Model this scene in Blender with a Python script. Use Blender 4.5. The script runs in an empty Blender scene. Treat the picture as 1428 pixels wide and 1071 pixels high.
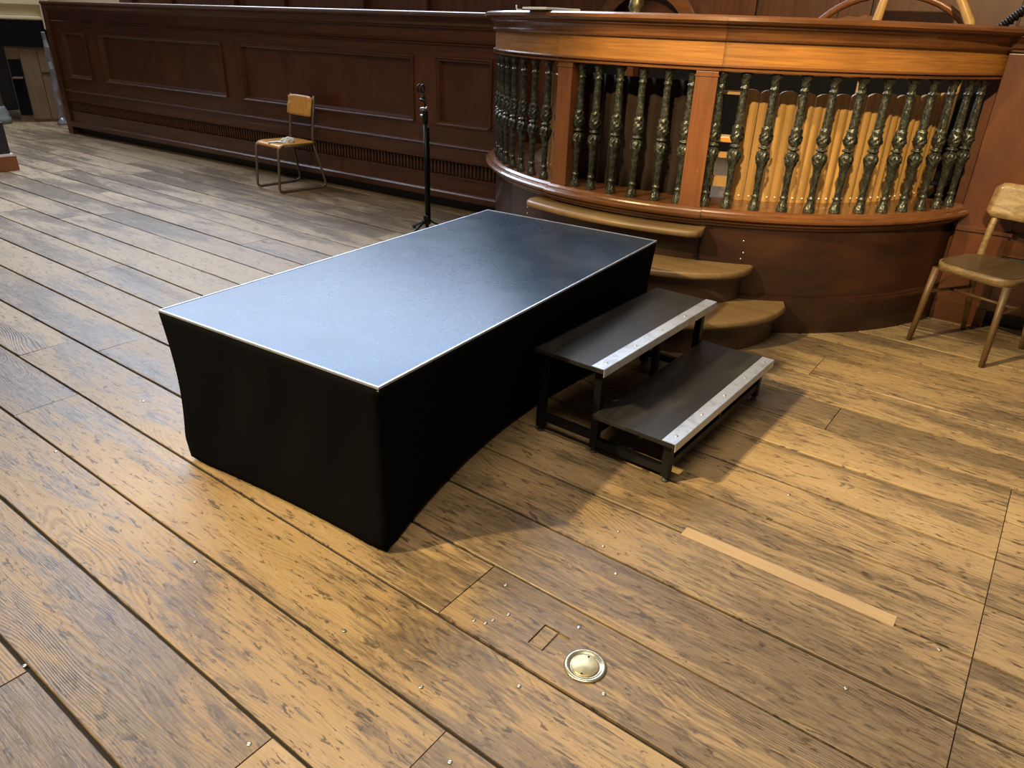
import bpy, bmesh, math, random
from mathutils import Vector, Matrix
random.seed(7)
SC = bpy.context.scene
COL = SC.collection
PI = math.pi
rad = math.radians

# ------------------------------------------------------------------ camera
cam_d = bpy.data.cameras.new('camera')
cam_d.sensor_width = 36.0
cam_d.sensor_fit = 'HORIZONTAL'
cam_d.lens = 1013.02 * 36.0 / 1428.0
cam_d.clip_start = 0.05
cam_d.clip_end = 100
cam = bpy.data.objects.new('camera', cam_d)
COL.objects.link(cam)
RX = Vector((0.53991, -0.841032, 0.034095))
RY = Vector((-0.355152, -0.264344, -0.896654))
RZ = Vector((0.763128, 0.472004, -0.441416))
M = Matrix.Identity(4)
for i in range(3):
    M[i][0] = RX[i]; M[i][1] = -RY[i]; M[i][2] = -RZ[i]
M[0][3], M[1][3], M[2][3] = -1.337247, -1.26366, 1.512905
cam.matrix_world = M
SC.camera = cam

# ------------------------------------------------------------------ view, world, lights
SC.view_settings.view_transform = 'Standard'
SC.view_settings.look = 'None'
SC.view_settings.gamma = 1.0
SC.view_settings.exposure = 0.0
SC.view_settings.use_curve_mapping = False
W = bpy.data.worlds.new('world'); SC.world = W
W.use_nodes = True
W.node_tree.nodes['Background'].inputs[0].default_value = (1.0, 0.86, 0.72, 1)
W.node_tree.nodes['Background'].inputs[1].default_value = 0.10

def aim(o, p, t):
    o.location = p
    o.rotation_euler = (Vector(t) - Vector(p)).to_track_quat('-Z', 'Y').to_euler()

def area_light(name, p, t, sx, sy, power, color):
    l = bpy.data.lights.new(name, 'AREA'); l.shape = 'RECTANGLE'
    l.size = sx; l.size_y = sy; l.energy = power; l.color = color
    o = bpy.data.objects.new(name, l); COL.objects.link(o); aim(o, p, t); return o

def spot_light(name, p, t, power, color, angle, blend, size):
    l = bpy.data.lights.new(name, 'SPOT'); l.energy = power; l.color = color
    l.spot_size = rad(angle); l.spot_blend = blend; l.shadow_soft_size = size
    o = bpy.data.objects.new(name, l); COL.objects.link(o); aim(o, p, t); return o

# tall cool daylight windows high up over the panelled wall
area_light('daylight_window', (6.2, 6.6, 5.9), (0.3, 1.6, 0.3), 10.5, 5.4, 1800, (0.70, 0.82, 1.0))
# added soft warm fill, no real lamp: lifts the near floor and its shadows
area_light('added_warm_fill', (-1.6, -0.6, 6.0), (-0.6, -0.4, 0), 3.0, 3.0, 310, (1.0, 0.84, 0.60))
# warm ceiling spots
spot_light('warm_spot_left', (-3.5, 2.8, 5.0), (1.5, -0.85, 0.0), 3150, (1.0, 0.77, 0.37), 42, 1.0, 0.10)
spot_light('warm_spot_pool', (-3.3, 2.5, 5.0), (1.95, -1.35, 0.0), 2400, (1.0, 0.78, 0.36), 15, 0.9, 0.08)
spot_light('warm_spot_front', (-3.6, -1.4, 4.8), (2.9, -0.5, 1.95), 2900, (1.0, 0.74, 0.36), 24, 0.35, 0.05)

# ------------------------------------------------------------------ node helpers
class NT:
    def __init__(s, name):
        s.m = bpy.data.materials.new(name); s.m.use_nodes = True
        s.t = s.m.node_tree; s.b = s.t.nodes['Principled BSDF']
    def n(s, typ, **kw):
        nd = s.t.nodes.new(typ)
        for k, v in kw.items(): setattr(nd, k, v)
        return nd
    def l(s, a, b): s.t.links.new(a, b)
    def setv(s, sock, v):
        if hasattr(v, 'is_output') or isinstance(v, bpy.types.NodeSocket): s.l(v, sock)
        else: sock.default_value = v
    def math(s, op, a, b=0.0, clamp=False):
        nd = s.n('ShaderNodeMath', operation=op); nd.use_clamp = clamp
        s.setv(nd.inputs[0], a); s.setv(nd.inputs[1], b); return nd.outputs[0]
    def mix(s, f, a, b, blend='MIX'):
        nd = s.n('ShaderNodeMix', data_type='RGBA', blend_type=blend)
        s.setv(nd.inputs[0], f); s.setv(nd.inputs[6], a); s.setv(nd.inputs[7], b); return nd.outputs[2]
    def mixf(s, f, a, b):
        nd = s.n('ShaderNodeMix', data_type='FLOAT')
        s.setv(nd.inputs[0], f); s.setv(nd.inputs[2], a); s.setv(nd.inputs[3], b); return nd.outputs[0]
    def noise(s, vec, scale=1.0, detail=4.0, rough=0.55, dist=0.0):
        nd = s.n('ShaderNodeTexNoise'); s.l(vec, nd.inputs['Vector'])
        nd.inputs['Scale'].default_value = scale; nd.inputs['Detail'].default_value = detail
        nd.inputs['Roughness'].default_value = rough; nd.inputs['Distortion'].default_value = dist
        return nd.outputs['Fac']
    def ramp(s, f, a, b):
        nd = s.n('ShaderNodeMapRange'); nd.interpolation_type = 'SMOOTHSTEP'
        s.setv(nd.inputs[0], f); nd.inputs[1].default_value = a; nd.inputs[2].default_value = b
        nd.inputs[3].default_value = 0; nd.inputs[4].default_value = 1
        return nd.outputs[0]
    def map(s, vec, scale=(1, 1, 1), rot=(0, 0, 0), loc=(0, 0, 0)):
        nd = s.n('ShaderNodeMapping'); s.l(vec, nd.inputs[0])
        nd.inputs[1].default_value = loc; nd.inputs[2].default_value = rot; nd.inputs[3].default_value = scale
        return nd.outputs[0]
    def bump(s, h, strength=0.3, dist=0.01):
        nd = s.n('ShaderNodeBump'); s.l(h, nd.inputs['Height'])
        nd.inputs['Strength'].default_value = strength; nd.inputs['Distance'].default_value = dist
        s.l(nd.outputs[0], s.b.inputs['Normal'])
    def out(s, color=None, rough=None, metal=None, spec=None, coat=None):
        b = s.b
        if color is not None: s.setv(b.inputs['Base Color'], color)
        if rough is not None: s.setv(b.inputs['Roughness'], rough)
        if metal is not None: s.setv(b.inputs['Metallic'], metal)
        if spec is not None: s.setv(b.inputs['Specular IOR Level'], spec)
        if coat is not None: b.inputs['Coat Weight'].default_value = coat
        return s.m

def c4(r, g, b): return (r, g, b, 1)

def simple(name, col, rough=0.5, metal=0.0, var=0.12, scale=30, bump=0.05, spec=0.5):
    t = NT(name)
    tc = t.n('ShaderNodeTexCoord').outputs['Object']
    n = t.noise(tc, scale, 4)
    f = t.math('ADD', t.math('MULTIPLY', n, var * 2), 1 - var)
    nd = t.n('ShaderNodeVectorMath', operation='SCALE')
    nd.inputs[0].default_value = col[:3]; t.l(f, nd.inputs['Scale'])
    t.bump(n, bump, 0.003)
    return t.out(nd.outputs[0], t.math('ADD', t.math('MULTIPLY', n, 0.12), rough - 0.06), metal, spec)

def floor_wood(name):
    t = NT(name)
    geo = t.n('ShaderNodeNewGeometry').outputs['Position']
    rnd = t.n('ShaderNodeObjectInfo').outputs['Random']
    p0 = t.map(geo, rot=(0, 0, rad(4.3)))
    off = t.n('ShaderNodeCombineXYZ')
    t.l(t.math('MULTIPLY', rnd, 31.0), off.inputs[0]); t.l(t.math('MULTIPLY', rnd, 57.0), off.inputs[1])
    add = t.n('ShaderNodeVectorMath', operation='ADD'); t.l(p0, add.inputs[0]); t.l(off.outputs[0], add.inputs[1])
    p = add.outputs[0]
    # big worn patches, drawn out along the grain and flaked at their edges
    big = t.noise(t.map(p, (4.2, 0.9, 1)), 1.0, 4, 0.6, 0.5)
    big2 = t.noise(t.map(p0, (0.7, 0.5, 1)), 1.0, 2, 0.5, 0.3)
    flake = t.noise(t.map(p, (34, 7.5, 1)), 1.0, 8, 0.75, 0.7)
    streak = t.noise(t.map(p, (95, 3.2, 1)), 1.0, 5, 0.65, 0.2)
    s = t.math('ADD', t.math('MULTIPLY', big, 0.48), t.math('MULTIPLY', flake, 0.42))
    s = t.math('ADD', s, t.math('MULTIPLY', streak, 0.26))
    s = t.math('ADD', s, t.math('MULTIPLY', big2, 0.32))
    s = t.math('ADD', s, t.math('MULTIPLY', t.math('SUBTRACT', rnd, 0.5), 0.06))
    worn = t.ramp(s, 0.690, 0.800)
    # growth rings: bands across the board bent by slow noise
    bend = t.noise(t.map(p, (3.0, 0.8, 1)), 1.0, 2, 0.5)
    wv = t.n('ShaderNodeTexWave', wave_type='BANDS', bands_direction='X', wave_profile='SIN')
    cmb = t.n('ShaderNodeVectorMath', operation='ADD')
    bv = t.n('ShaderNodeCombineXYZ'); t.l(t.math('MULTIPLY', bend, 0.5), bv.inputs[0])
    t.l(p, cmb.inputs[0]); t.l(bv.outputs[0], cmb.inputs[1])
    t.l(t.map(cmb.outputs[0], (1, 0.03, 1)), wv.inputs['Vector'])
    wv.inputs['Scale'].default_value = 26; wv.inputs['Distortion'].default_value = 2.2
    wv.inputs['Detail'].default_value = 3; wv.inputs['Detail Scale'].default_value = 2.0
    ring = wv.outputs['Fac']
    fine = t.noise(t.map(p, (240, 7, 1)), 1.0, 3, 0.6)
    tan = t.mix(rnd, c4(0.330, 0.222, 0.112), c4(0.275, 0.182, 0.092))
    pale = t.mix(t.ramp(flake, 0.42, 0.7), tan, c4(0.385, 0.278, 0.160))
    zone = t.ramp(t.noise(t.map(p, (6, 0.7, 1)), 1.0, 2, 0.5), 0.45, 0.65)
    base = t.mix(t.math('MULTIPLY', t.math('MULTIPLY', t.ramp(ring, 0.3, 0.95), zone), 0.5), pale, c4(0.185, 0.110, 0.055))
    base = t.mix(t.math('MULTIPLY', t.ramp(fine, 0.5, 0.72), 0.45), base, c4(0.20, 0.125, 0.065))
    dark = t.mix(t.ramp(fine, 0.35, 0.7), c4(0.105, 0.073, 0.047), c4(0.170, 0.120, 0.078))
    dark = t.mix(t.math('MULTIPLY', t.ramp(ring, 0.3, 0.9), 0.35), dark, c4(0.075, 0.05, 0.034))
    colr = t.mix(t.math('MULTIPLY', worn, 0.80), base, dark)
    # ragged dark flakes, thickest where the board is worn
    fk = t.noise(t.map(p, (52, 8, 1)), 1.0, 7, 0.78, 0.9)
    thr = t.math('SUBTRACT', fk, t.math('MULTIPLY', t.math('SUBTRACT', 1.0, worn), 0.085))
    colr = t.mix(t.math('MULTIPLY', t.ramp(thr, 0.50, 0.575), 0.62), colr, c4(0.062, 0.043, 0.029))
    # flecks and knots
    knot = t.noise(t.map(p, (17, 8, 1)), 1.0, 2, 0.5, 0.8)
    kn = t.ramp(knot, 0.70, 0.78)
    colr = t.mix(t.math('MULTIPLY', kn, 0.8), colr, c4(0.035, 0.024, 0.017))
    fl = t.noise(t.map(p, (62, 13, 1)), 1.0, 4, 0.7, 0.6)
    colr = t.mix(t.math('MULTIPLY', t.ramp(fl, 0.575, 0.64), 0.85), colr, c4(0.05, 0.034, 0.022))
    crack = t.noise(t.map(p, (150, 1.6, 1)), 1.0, 3, 0.6, 0.3)
    colr = t.mix(t.math('MULTIPLY', t.ramp(crack, 0.64, 0.70), 0.75), colr, c4(0.05, 0.034, 0.022))
    ro = t.math('ADD', t.mixf(worn, 0.52, 0.36), t.math('MULTIPLY', t.math('SUBTRACT', flake, 0.5), 0.35))
    h = t.math('ADD', t.math('MULTIPLY', t.math('MULTIPLY', ring, zone), 0.3), t.math('MULTIPLY', fine, 0.5))
    h = t.math('ADD', h, t.math('MULTIPLY', flake, 0.8))
    h = t.math('SUBTRACT', h, t.math('MULTIPLY', kn, 0.6))
    t.bump(h, 0.55, 0.004)
    return t.out(colr, ro, 0.0, 0.5)

def panel_wood(name, c1, c2, rough=0.34, vec_scale=(3, 3, 30), coat=0.15, worn=0.25, worncol=(0.30, 0.2, 0.12)):
    # polished joinery: streaks follow the last axis stretch in object space
    t = NT(name)
    tc = t.n('ShaderNodeTexCoord').outputs['Object']
    rnd = t.n('ShaderNodeObjectInfo').outputs['Random']
    off = t.n('ShaderNodeVectorMath', operation='ADD'); t.l(tc, off.inputs[0])
    cx = t.n('ShaderNodeCombineXYZ'); t.l(t.math('MULTIPLY', rnd, 9.0), cx.inputs[0]); t.l(t.math('MULTIPLY', rnd, 5.0), cx.inputs[2])
    t.l(cx.outputs[0], off.inputs[1])
    g = t.noise(t.map(off.outputs[0], vec_scale), 1.0, 6, 0.62, 0.6)
    g2 = t.noise(t.map(off.outputs[0], tuple(v * 4 for v in vec_scale)), 1.0, 3, 0.6, 0.2)
    cl = t.noise(off.outputs[0], 2.3, 3, 0.5, 0.3)
    f = t.math('ADD', t.math('MULTIPLY', g, 0.7), t.math('MULTIPLY', g2, 0.3))
    col = t.mix(t.ramp(f, 0.36, 0.64), c4(*c1), c4(*c2))
    col = t.mix(t.math('MULTIPLY', t.ramp(cl, 0.35, 0.7), 0.35), col, c4(*[v * 0.5 for v in c1]))
    sc = t.noise(t.map(off.outputs[0], (38, 38, 30)), 1.0, 5, 0.75, 1.2)
    col = t.mix(t.math('MULTIPLY', t.ramp(sc, 0.66, 0.74), worn), col, c4(*worncol))
    t.bump(t.math('ADD', t.math('MULTIPLY', g2, 0.6), sc), 0.12, 0.002)
    ro = t.math('ADD', t.math('MULTIPLY', cl, 0.2), rough - 0.1)
    return t.out(col, ro, 0.0, 0.5, coat)

def deck_mat():
    t = NT('hexagon_phenolic_ply')
    tc = t.n('ShaderNodeTexCoord').outputs['Object']
    vor = t.n('ShaderNodeTexVoronoi', feature='DISTANCE_TO_EDGE')
    t.l(t.map(tc, (85, 85, 1)), vor.inputs['Vector']); vor.inputs['Scale'].default_value = 1.0
    vor.inputs['Randomness'].default_value = 0.25
    dust = t.noise(tc, 2.4, 5, 0.65, 0.6)
    dust2 = t.noise(t.map(tc, (3, 2, 1)), 2.0, 6, 0.6, 0.3)
    d = t.ramp(t.math('ADD', t.math('MULTIPLY', dust, 0.6), t.math('MULTIPLY', dust2, 0.4)), 0.40, 0.72)
    col = t.mix(t.math('MULTIPLY', d, 0.30), c4(0.006, 0.014, 0.028), c4(0.070, 0.068, 0.063))  # blue base colour stands in for the cool window reflected in the deck
    t.bump(t.ramp(vor.outputs['Distance'], 0.02, 0.16), 0.12, 0.0012)
    return t.out(col, t.math('ADD', t.math('MULTIPLY', d, 0.05), 0.27), 0.0, 0.36, None) if not t.setv(t.b.inputs['Specular Tint'], c4(0.10, 0.42, 1.0)) else None  # specular tint paints that window reflection bluer than its light

def tread_mat():
    t = NT('black_tread_ply')
    tc = t.n('ShaderNodeTexCoord').outputs['Object']
    dust = t.noise(t.map(tc, (1.2, 4, 1)), 2.2, 6, 0.7, 0.8)
    col = t.mix(t.math('MULTIPLY', t.ramp(dust, 0.45, 0.75), 0.45), c4(0.010, 0.010, 0.011), c4(0.048, 0.047, 0.042))
    t.bump(t.noise(tc, 160, 2), 0.15, 0.001)
    return t.out(col, t.math('ADD', t.math('MULTIPLY', dust, 0.2), 0.32), 0.0, 0.4)

def alu_mat():
    t = NT('brushed_aluminium')
    tc = t.n('ShaderNodeTexCoord').outputs['Object']
    n = t.noise(t.map(tc, (9, 60, 60)), 1.0, 5, 0.6)
    s = t.noise(tc, 14, 5, 0.7, 0.8)
    col = t.mix(t.ramp(s, 0.45, 0.75), c4(0.52, 0.58, 0.70), c4(0.36, 0.39, 0.46))
    t.bump(n, 0.1, 0.001)
    return t.out(col, t.math('ADD', t.math('MULTIPLY', n, 0.25), 0.30), 0.75, 0.5)

def cloth_mat(name, col, rough=0.9, sheen=0.0):
    t = NT(name)
    tc = t.n('ShaderNodeTexCoord').outputs['Object']
    n = t.noise(tc, 420, 2)
    n2 = t.noise(tc, 3.0, 4, 0.6)
    c = t.mix(t.math('MULTIPLY', n2, 0.7), c4(*col), c4(*[v * 1.7 for v in col]))
    t.bump(n, 0.15, 0.001)
    t.b.inputs['Sheen Weight'].default_value = sheen
    return t.out(c, rough, 0.0, 0.04)

def bronze_mat():
    t = NT('dark_green_bronze')
    tc = t.n('ShaderNodeTexCoord').outputs['Object']
    n = t.noise(tc, 45, 5, 0.65, 0.6)
    n2 = t.noise(tc, 9, 3)
    col = t.mix(t.ramp(n, 0.4, 0.7), c4(0.022, 0.024, 0.019), c4(0.095, 0.096, 0.072))
    col = t.mix(t.math('MULTIPLY', t.ramp(n, 0.64, 0.74), 0.5), col, c4(0.42, 0.40, 0.30))
    t.bump(t.math('ADD', n, t.math('MULTIPLY', n2, 0.7)), 0.6, 0.005)
    return t.out(col, 0.24, 0.4, 0.7)

def brass_mat(name='worn_brass', c1=(0.55, 0.45, 0.26), c2=(0.38, 0.30, 0.16), rough=0.35):
    t = NT(name)
    tc = t.n('ShaderNodeTexCoord').outputs['Object']
    n = t.noise(tc, 28, 5, 0.6)
    t.bump(n, 0.08, 0.001)
    return t.out(t.mix(t.ramp(n, 0.4, 0.65), c4(*c1), c4(*c2)), t.math('ADD', t.math('MULTIPLY', n, 0.2), rough - 0.08), 0.8, 0.5)

MAT = {}
MAT['floor'] = floor_wood('worn_pine_boards')
MAT['under'] = simple('dark_subfloor', (0.012, 0.009, 0.007), 0.9)
MAT['strip'] = panel_wood('pale_repair_pine', (0.44, 0.31, 0.17), (0.38, 0.255, 0.13), 0.55, (60, 3, 3), 0.0, 0.3, (0.2, 0.13, 0.07))
MAT['mahog'] = panel_wood('dark_mahogany', (0.066, 0.0195, 0.0070), (0.112, 0.034, 0.0110), 0.36, (3, 14, 1.2), 0.15)
MAT['mahog_h'] = panel_wood('dark_mahogany_rail', (0.062, 0.0190, 0.0070), (0.105, 0.032, 0.0110), 0.34, (1.2, 14, 20), 0.2)
MAT['frieze'] = panel_wood('golden_mahogany', (0.28, 0.112, 0.024), (0.47, 0.205, 0.046), 0.36, (2.0, 2.0, 60), 0.25, 0.1, (0.6, 0.4, 0.2))
MAT['mould'] = panel_wood('moulded_mahogany', (0.11, 0.040, 0.014), (0.19, 0.074, 0.024), 0.26, (2.0, 2.0, 50), 0.35, 0.35, (0.5, 0.38, 0.24))
MAT['post'] = panel_wood('red_mahogany_post', (0.145, 0.047, 0.014), (0.20, 0.070, 0.021), 0.38, (24, 24, 2.0), 0.15, 0.5, (0.5, 0.3, 0.16))
MAT['drum'] = panel_wood('old_brown_mahogany', (0.026, 0.010, 0.006), (0.050, 0.018, 0.008), 0.34, (1.6, 1.6, 5), 0.2, 0.5, (0.32, 0.22, 0.14))
MAT['step'] = panel_wood('worn_oak_tread', (0.20, 0.120, 0.052), (0.27, 0.170, 0.078), 0.42, (26, 2.5, 10), 0.05, 0.4, (0.14, 0.08, 0.04))
MAT['riser'] = panel_wood('dark_oak_riser', (0.055, 0.029, 0.016), (0.09, 0.047, 0.025), 0.45, (2, 3, 30), 0.05)
MAT['board'] = panel_wood('tan_board', (0.47, 0.27, 0.085), (0.40, 0.22, 0.065), 0.5, (14, 14, 1.5), 0.0, 0.2, (0.25, 0.14, 0.05))
MAT['bronze'] = bronze_mat()
MAT['brass'] = brass_mat()
MAT['brass_rim'] = brass_mat('brass_rim', (0.50, 0.46, 0.34), (0.34, 0.32, 0.24), 0.25)
MAT['gilt'] = brass_mat('old_gilding', (0.30, 0.25, 0.15), (0.17, 0.14, 0.08), 0.4)
MAT['deck'] = deck_mat()
MAT['tread'] = tread_mat()
MAT['alu'] = alu_mat()
MAT['skirt'] = cloth_mat('black_stretch_cloth', (0.0022, 0.0022, 0.0028), 0.85, 0.0)
MAT['curtain'] = cloth_mat('brown_curtain', (0.020, 0.013, 0.010), 0.9, 0.05)
MAT['blackcloth'] = cloth_mat('black_cloth', (0.006, 0.006, 0.007), 0.9)
MAT['steel_black'] = simple('black_painted_steel', (0.004, 0.004, 0.005), 0.40, 0.0, 0.15, 40, 0.08, 0.25)
MAT['rubber'] = simple('grey_rubber_foot', (0.05, 0.05, 0.05), 0.6)
MAT['chrome'] = simple('dull_steel', (0.48, 0.46, 0.42), 0.35, 0.85, 0.15, 40, 0.05)
MAT['tube'] = simple('worn_grey_tube', (0.17, 0.135, 0.10), 0.45, 0.4, 0.2, 30, 0.05)
MAT['ply'] = panel_wood('orange_plywood', (0.74, 0.36, 0.075), (0.62, 0.28, 0.055), 0.36, (3, 26, 6), 0.1, 0.2, (0.6, 0.4, 0.2))
MAT['elm'] = panel_wood('figured_ash', (0.27, 0.18, 0.085), (0.115, 0.063, 0.026), 0.42, (5, 11, 30), 0.1, 0.3, (0.2, 0.11, 0.05))
MAT['chairleg'] = panel_wood('brown_beech', (0.085, 0.044, 0.02), (0.13, 0.07, 0.03), 0.45, (30, 30, 3), 0.05, 0.4, (0.12, 0.06, 0.03))
MAT['chairseat'] = panel_wood('worn_brown_seat', (0.075, 0.045, 0.020), (0.12, 0.07, 0.032), 0.42, (4, 24, 10), 0.1, 0.4, (0.1, 0.06, 0.03))
MAT['palewood'] = panel_wood('pale_varnished_beech', (0.56, 0.34, 0.13), (0.46, 0.26, 0.09), 0.34, (16, 16, 2), 0.2, 0.2, (0.3, 0.16, 0.06))
MAT['paper'] = simple('white_paper', (0.78, 0.76, 0.70), 0.8, 0, 0.05, 20, 0.02)
MAT['cream'] = simple('cream_plaster', (0.62, 0.50, 0.30), 0.8, 0, 0.1, 6, 0.05)
MAT['stone'] = simple('grey_green_stone', (0.17, 0.18, 0.15), 0.6, 0, 0.3, 8, 0.1)
MAT['tan_cab'] = panel_wood('tan_cupboard_wood', (0.20, 0.13, 0.07), (0.15, 0.095, 0.05), 0.5, (10, 10, 1.5), 0.0)
MAT['darkbox'] = simple('dark_painted_wood', (0.022, 0.016, 0.017), 0.5, 0, 0.2, 12)
MAT['orangebase'] = panel_wood('orange_stained_plinth', (0.30, 0.10, 0.035), (0.24, 0.08, 0.03), 0.4, (2, 2, 20), 0.1)
MAT['plinth'] = simple('grey_plinth_paint', (0.030, 0.030, 0.028), 0.6, 0, 0.3, 12)
MAT['film'] = simple('grey_wrapping_film', (0.22, 0.21, 0.22), 0.25, 0.2, 0.5, 12, 0.5)
MAT['cable'] = simple('black_cable', (0.01, 0.01, 0.01), 0.5)

# ------------------------------------------------------------------ mesh helpers
class MB:
    def __init__(s): s.v = []; s.f = []; s.sm = []
    def add(s, verts, faces, smooth=False):
        o = len(s.v); s.v += [tuple(v) for v in verts]
        for f in faces: s.f.append(tuple(i + o for i in f)); s.sm.append(smooth)
        return s
    def box(s, x0, x1, y0, y1, z0, z1, mat=None, ch=0.0):
        if ch <= 0:
            v = [(x, y, z) for z in (z0, z1) for y in (y0, y1) for x in (x0, x1)]
            f = [(0, 2, 3, 1), (4, 5, 7, 6), (0, 1, 5, 4), (2, 6, 7, 3), (0, 4, 6, 2), (1, 3, 7, 5)]
        else:
            bm = bmesh.new()
            bmesh.ops.create_cube(bm, size=1)
            for q in bm.verts:
                q.co = Vector(((x0 + x1) / 2 + q.co.x * (x1 - x0), (y0 + y1) / 2 + q.co.y * (y1 - y0), (z0 + z1) / 2 + q.co.z * (z1 - z0)))
            bmesh.ops.bevel(bm, geom=bm.edges[:], offset=ch, segments=2, affect='EDGES', profile=0.6)
            bm.verts.index_update()
            v = [q.co.copy() for q in bm.verts]; f = [tuple(q.index for q in fc.verts) for fc in bm.faces]; bm.free()
        if mat is not None: v = [mat @ Vector(q) for q in v]
        return s.add(v, f)
    def prism(s, outline, z0, z1, mat=None, smooth=False):
        n = len(outline)
        v = [(x, y, z0) for x, y in outline] + [(x, y, z1) for x, y in outline]
        if mat is not None: v = [mat @ Vector(q) for q in v]
        s.add(v, [tuple(range(n - 1, -1, -1)), tuple(range(n, 2 * n))])
        return s.add(v, [(i, (i + 1) % n, (i + 1) % n + n, i + n) for i in range(n)], smooth)
    def extrude_x(s, prof, x0, x1):       # prof: closed (y,z) outline
        n = len(prof)
        v = [(x0, y, z) for y, z in prof] + [(x1, y, z) for y, z in prof]
        return s.add(v, [tuple(range(n)), tuple(range(2 * n - 1, n - 1, -1))] + [(i, i + n, (i + 1) % n + n, (i + 1) % n) for i in range(n)])
    def ring(s, prof, a0, a1, n, smooth=True):   # prof: closed (r,z) outline swept round z
        m = len(prof); v = []
        for k in range(n + 1):
            a = rad(a0 + (a1 - a0) * k / n); c, q = math.cos(a), math.sin(a)
            v += [(r * c, r * q, z) for r, z in prof]
        f = []
        for k in range(n):
            for i in range(m):
                j = (i + 1) % m
                f.append((k * m + i, k * m + j, (k + 1) * m + j, (k + 1) * m + i))
        s.add(v, f, False)
        return s.add(v, [tuple(range(m)), tuple(range((n + 1) * m - 1, n * m - 1, -1))])
    def lathe(s, prof, seg=16, mat=None, smooth=True, fn=None):  # open (r,z)
        v = []
        for i, (r, z) in enumerate(prof):
            for k in range(seg):
                a = 2 * PI * k / seg
                rr = r * (fn(z, a) if fn else 1)
                v.append((rr * math.cos(a), rr * math.sin(a), z))
        if mat is not None: v = [mat @ Vector(q) for q in v]
        m = len(prof)
        f = [(i * seg + k, i * seg + (k + 1) % seg, (i + 1) * seg + (k + 1) % seg, (i + 1) * seg + k) for i in range(m - 1) for k in range(seg)]
        s.add(v, f, smooth)
        return s.add(v, [tuple(range(seg - 1, -1, -1)), tuple(range((m - 1) * seg, m * seg))])
    def tube(s, pts, r, seg=8, smooth=True, closed=False, flat=1.0):
        pts = [Vector(p) for p in pts]; n = len(pts); v = []
        rr = r if isinstance(r, (list, tuple)) else [r] * n
        up = None
        for i, p in enumerate(pts):
            d = (pts[min(i + 1, n - 1)] - pts[max(i - 1, 0)]).normalized()
            if up is None:
                up = Vector((0, 0, 1)) if abs(d.z) < 0.9 else Vector((1, 0, 0))
            a = d.cross(up)
            if a.length < 1e-6: a = d.cross(Vector((0, 1, 0)))
            a.normalize(); b = a.cross(d).normalized(); up = b
            for k in range(seg):
                t = 2 * PI * k / seg
                v.append(p + (a * math.cos(t) + b * math.sin(t) * flat) * rr[i])
        f = [(i * seg + k, i * seg + (k + 1) % seg, (i + 1) * seg + (k + 1) % seg, (i + 1) * seg + k) for i in range(n - 1) for k in range(seg)]
        s.add(v, f, smooth)
        return s.add(v, [tuple(range(seg - 1, -1, -1)), tuple(range((n - 1) * seg, n * seg))])
    def bar(s, p, q, w, h, up=(0, 0, 1)):       # rectangular bar from p to q
        p, q = Vector(p), Vector(q); d = (q - p).normalized(); u = Vector(up)
        a = d.cross(u); a.normalize(); b = a.cross(d)
        v = []
        for e in (p, q):
            for sx, sy in ((-1, -1), (1, -1), (1, 1), (-1, 1)): v.append(e + a * sx * w / 2 + b * sy * h / 2)
        return s.add(v, [(0, 1, 2, 3), (7, 6, 5, 4), (0, 4, 5, 1), (1, 5, 6, 2), (2, 6, 7, 3), (3, 7, 4, 0)])
    def mesh(s, name, mat):
        me = bpy.data.meshes.new(name); me.from_pydata([tuple(q) for q in s.v], [], s.f)
        me.polygons.foreach_set('use_smooth', s.sm)
        bm = bmesh.new(); bm.from_mesh(me)
        bmesh.ops.remove_doubles(bm, verts=bm.verts[:], dist=1e-6)
        bmesh.ops.recalc_face_normals(bm, faces=bm.faces[:]); bm.to_mesh(me); bm.free()
        me.materials.append(MAT[mat]); return me
    def build(s, name, mat, parent=None, loc=(0, 0, 0), rotz=0.0):
        o = bpy.data.objects.new(name, s.mesh(name, mat)); COL.objects.link(o)
        o.location = loc; o.rotation_euler = (0, 0, rotz)
        if parent is not None: o.parent = parent
        return o

def place(name, me, parent=None, loc=(0, 0, 0), rot=(0, 0, 0)):
    o = bpy.data.objects.new(name, me); COL.objects.link(o)
    o.location = loc; o.rotation_euler = rot
    if parent is not None: o.parent = parent
    return o

def tag(o, label=None, cat=None, group=None, kind=None):
    if label: o['label'] = label
    if cat: o['category'] = cat
    if group: o['group'] = group
    if kind: o['kind'] = kind
    return o

def empty(name, loc, rotz=0.0):
    o = bpy.data.objects.new(name, None); COL.objects.link(o)
    o.empty_display_size = 0.1; o.location = loc; o.rotation_euler = (0, 0, rotz); return o

def frame_mb(x0, x1, z0, z1, y, w, prof):
    """mitred moulding round a panel lying in the local xz plane; prof = (inset, height) steps from outside to inside"""
    m = MB(); loops = []
    for ins, h in prof:
        loops.append([(x0 + ins, y + h, z0 + ins), (x1 - ins, y + h, z0 + ins), (x1 - ins, y + h, z1 - ins), (x0 + ins, y + h, z1 - ins)])
    v = [p for l in loops for p in l]; f = []
    for i in range(len(loops) - 1):
        for k in range(4):
            f.append((i * 4 + k, i * 4 + (k + 1) % 4, (i + 1) * 4 + (k + 1) % 4, (i + 1) * 4 + k))
    m.add(v, f); return m

# ------------------------------------------------------------------ FLOOR
FROT = rad(-4.3)
def to_floor(x, y):      # world -> board frame (a across, b along)
    c, s = math.cos(-FROT), math.sin(-FROT)
    return (x * c - y * s, x * s + y * c)

fl = MB(); fl.box(-3.2, 7.5, -4.2, 13.5, -0.08, -0.008)
floor = fl.build('floor', 'under', None, (0, 0, 0), FROT)
tag(floor, 'old wide floorboards running across the room', None, None, 'structure')

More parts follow.
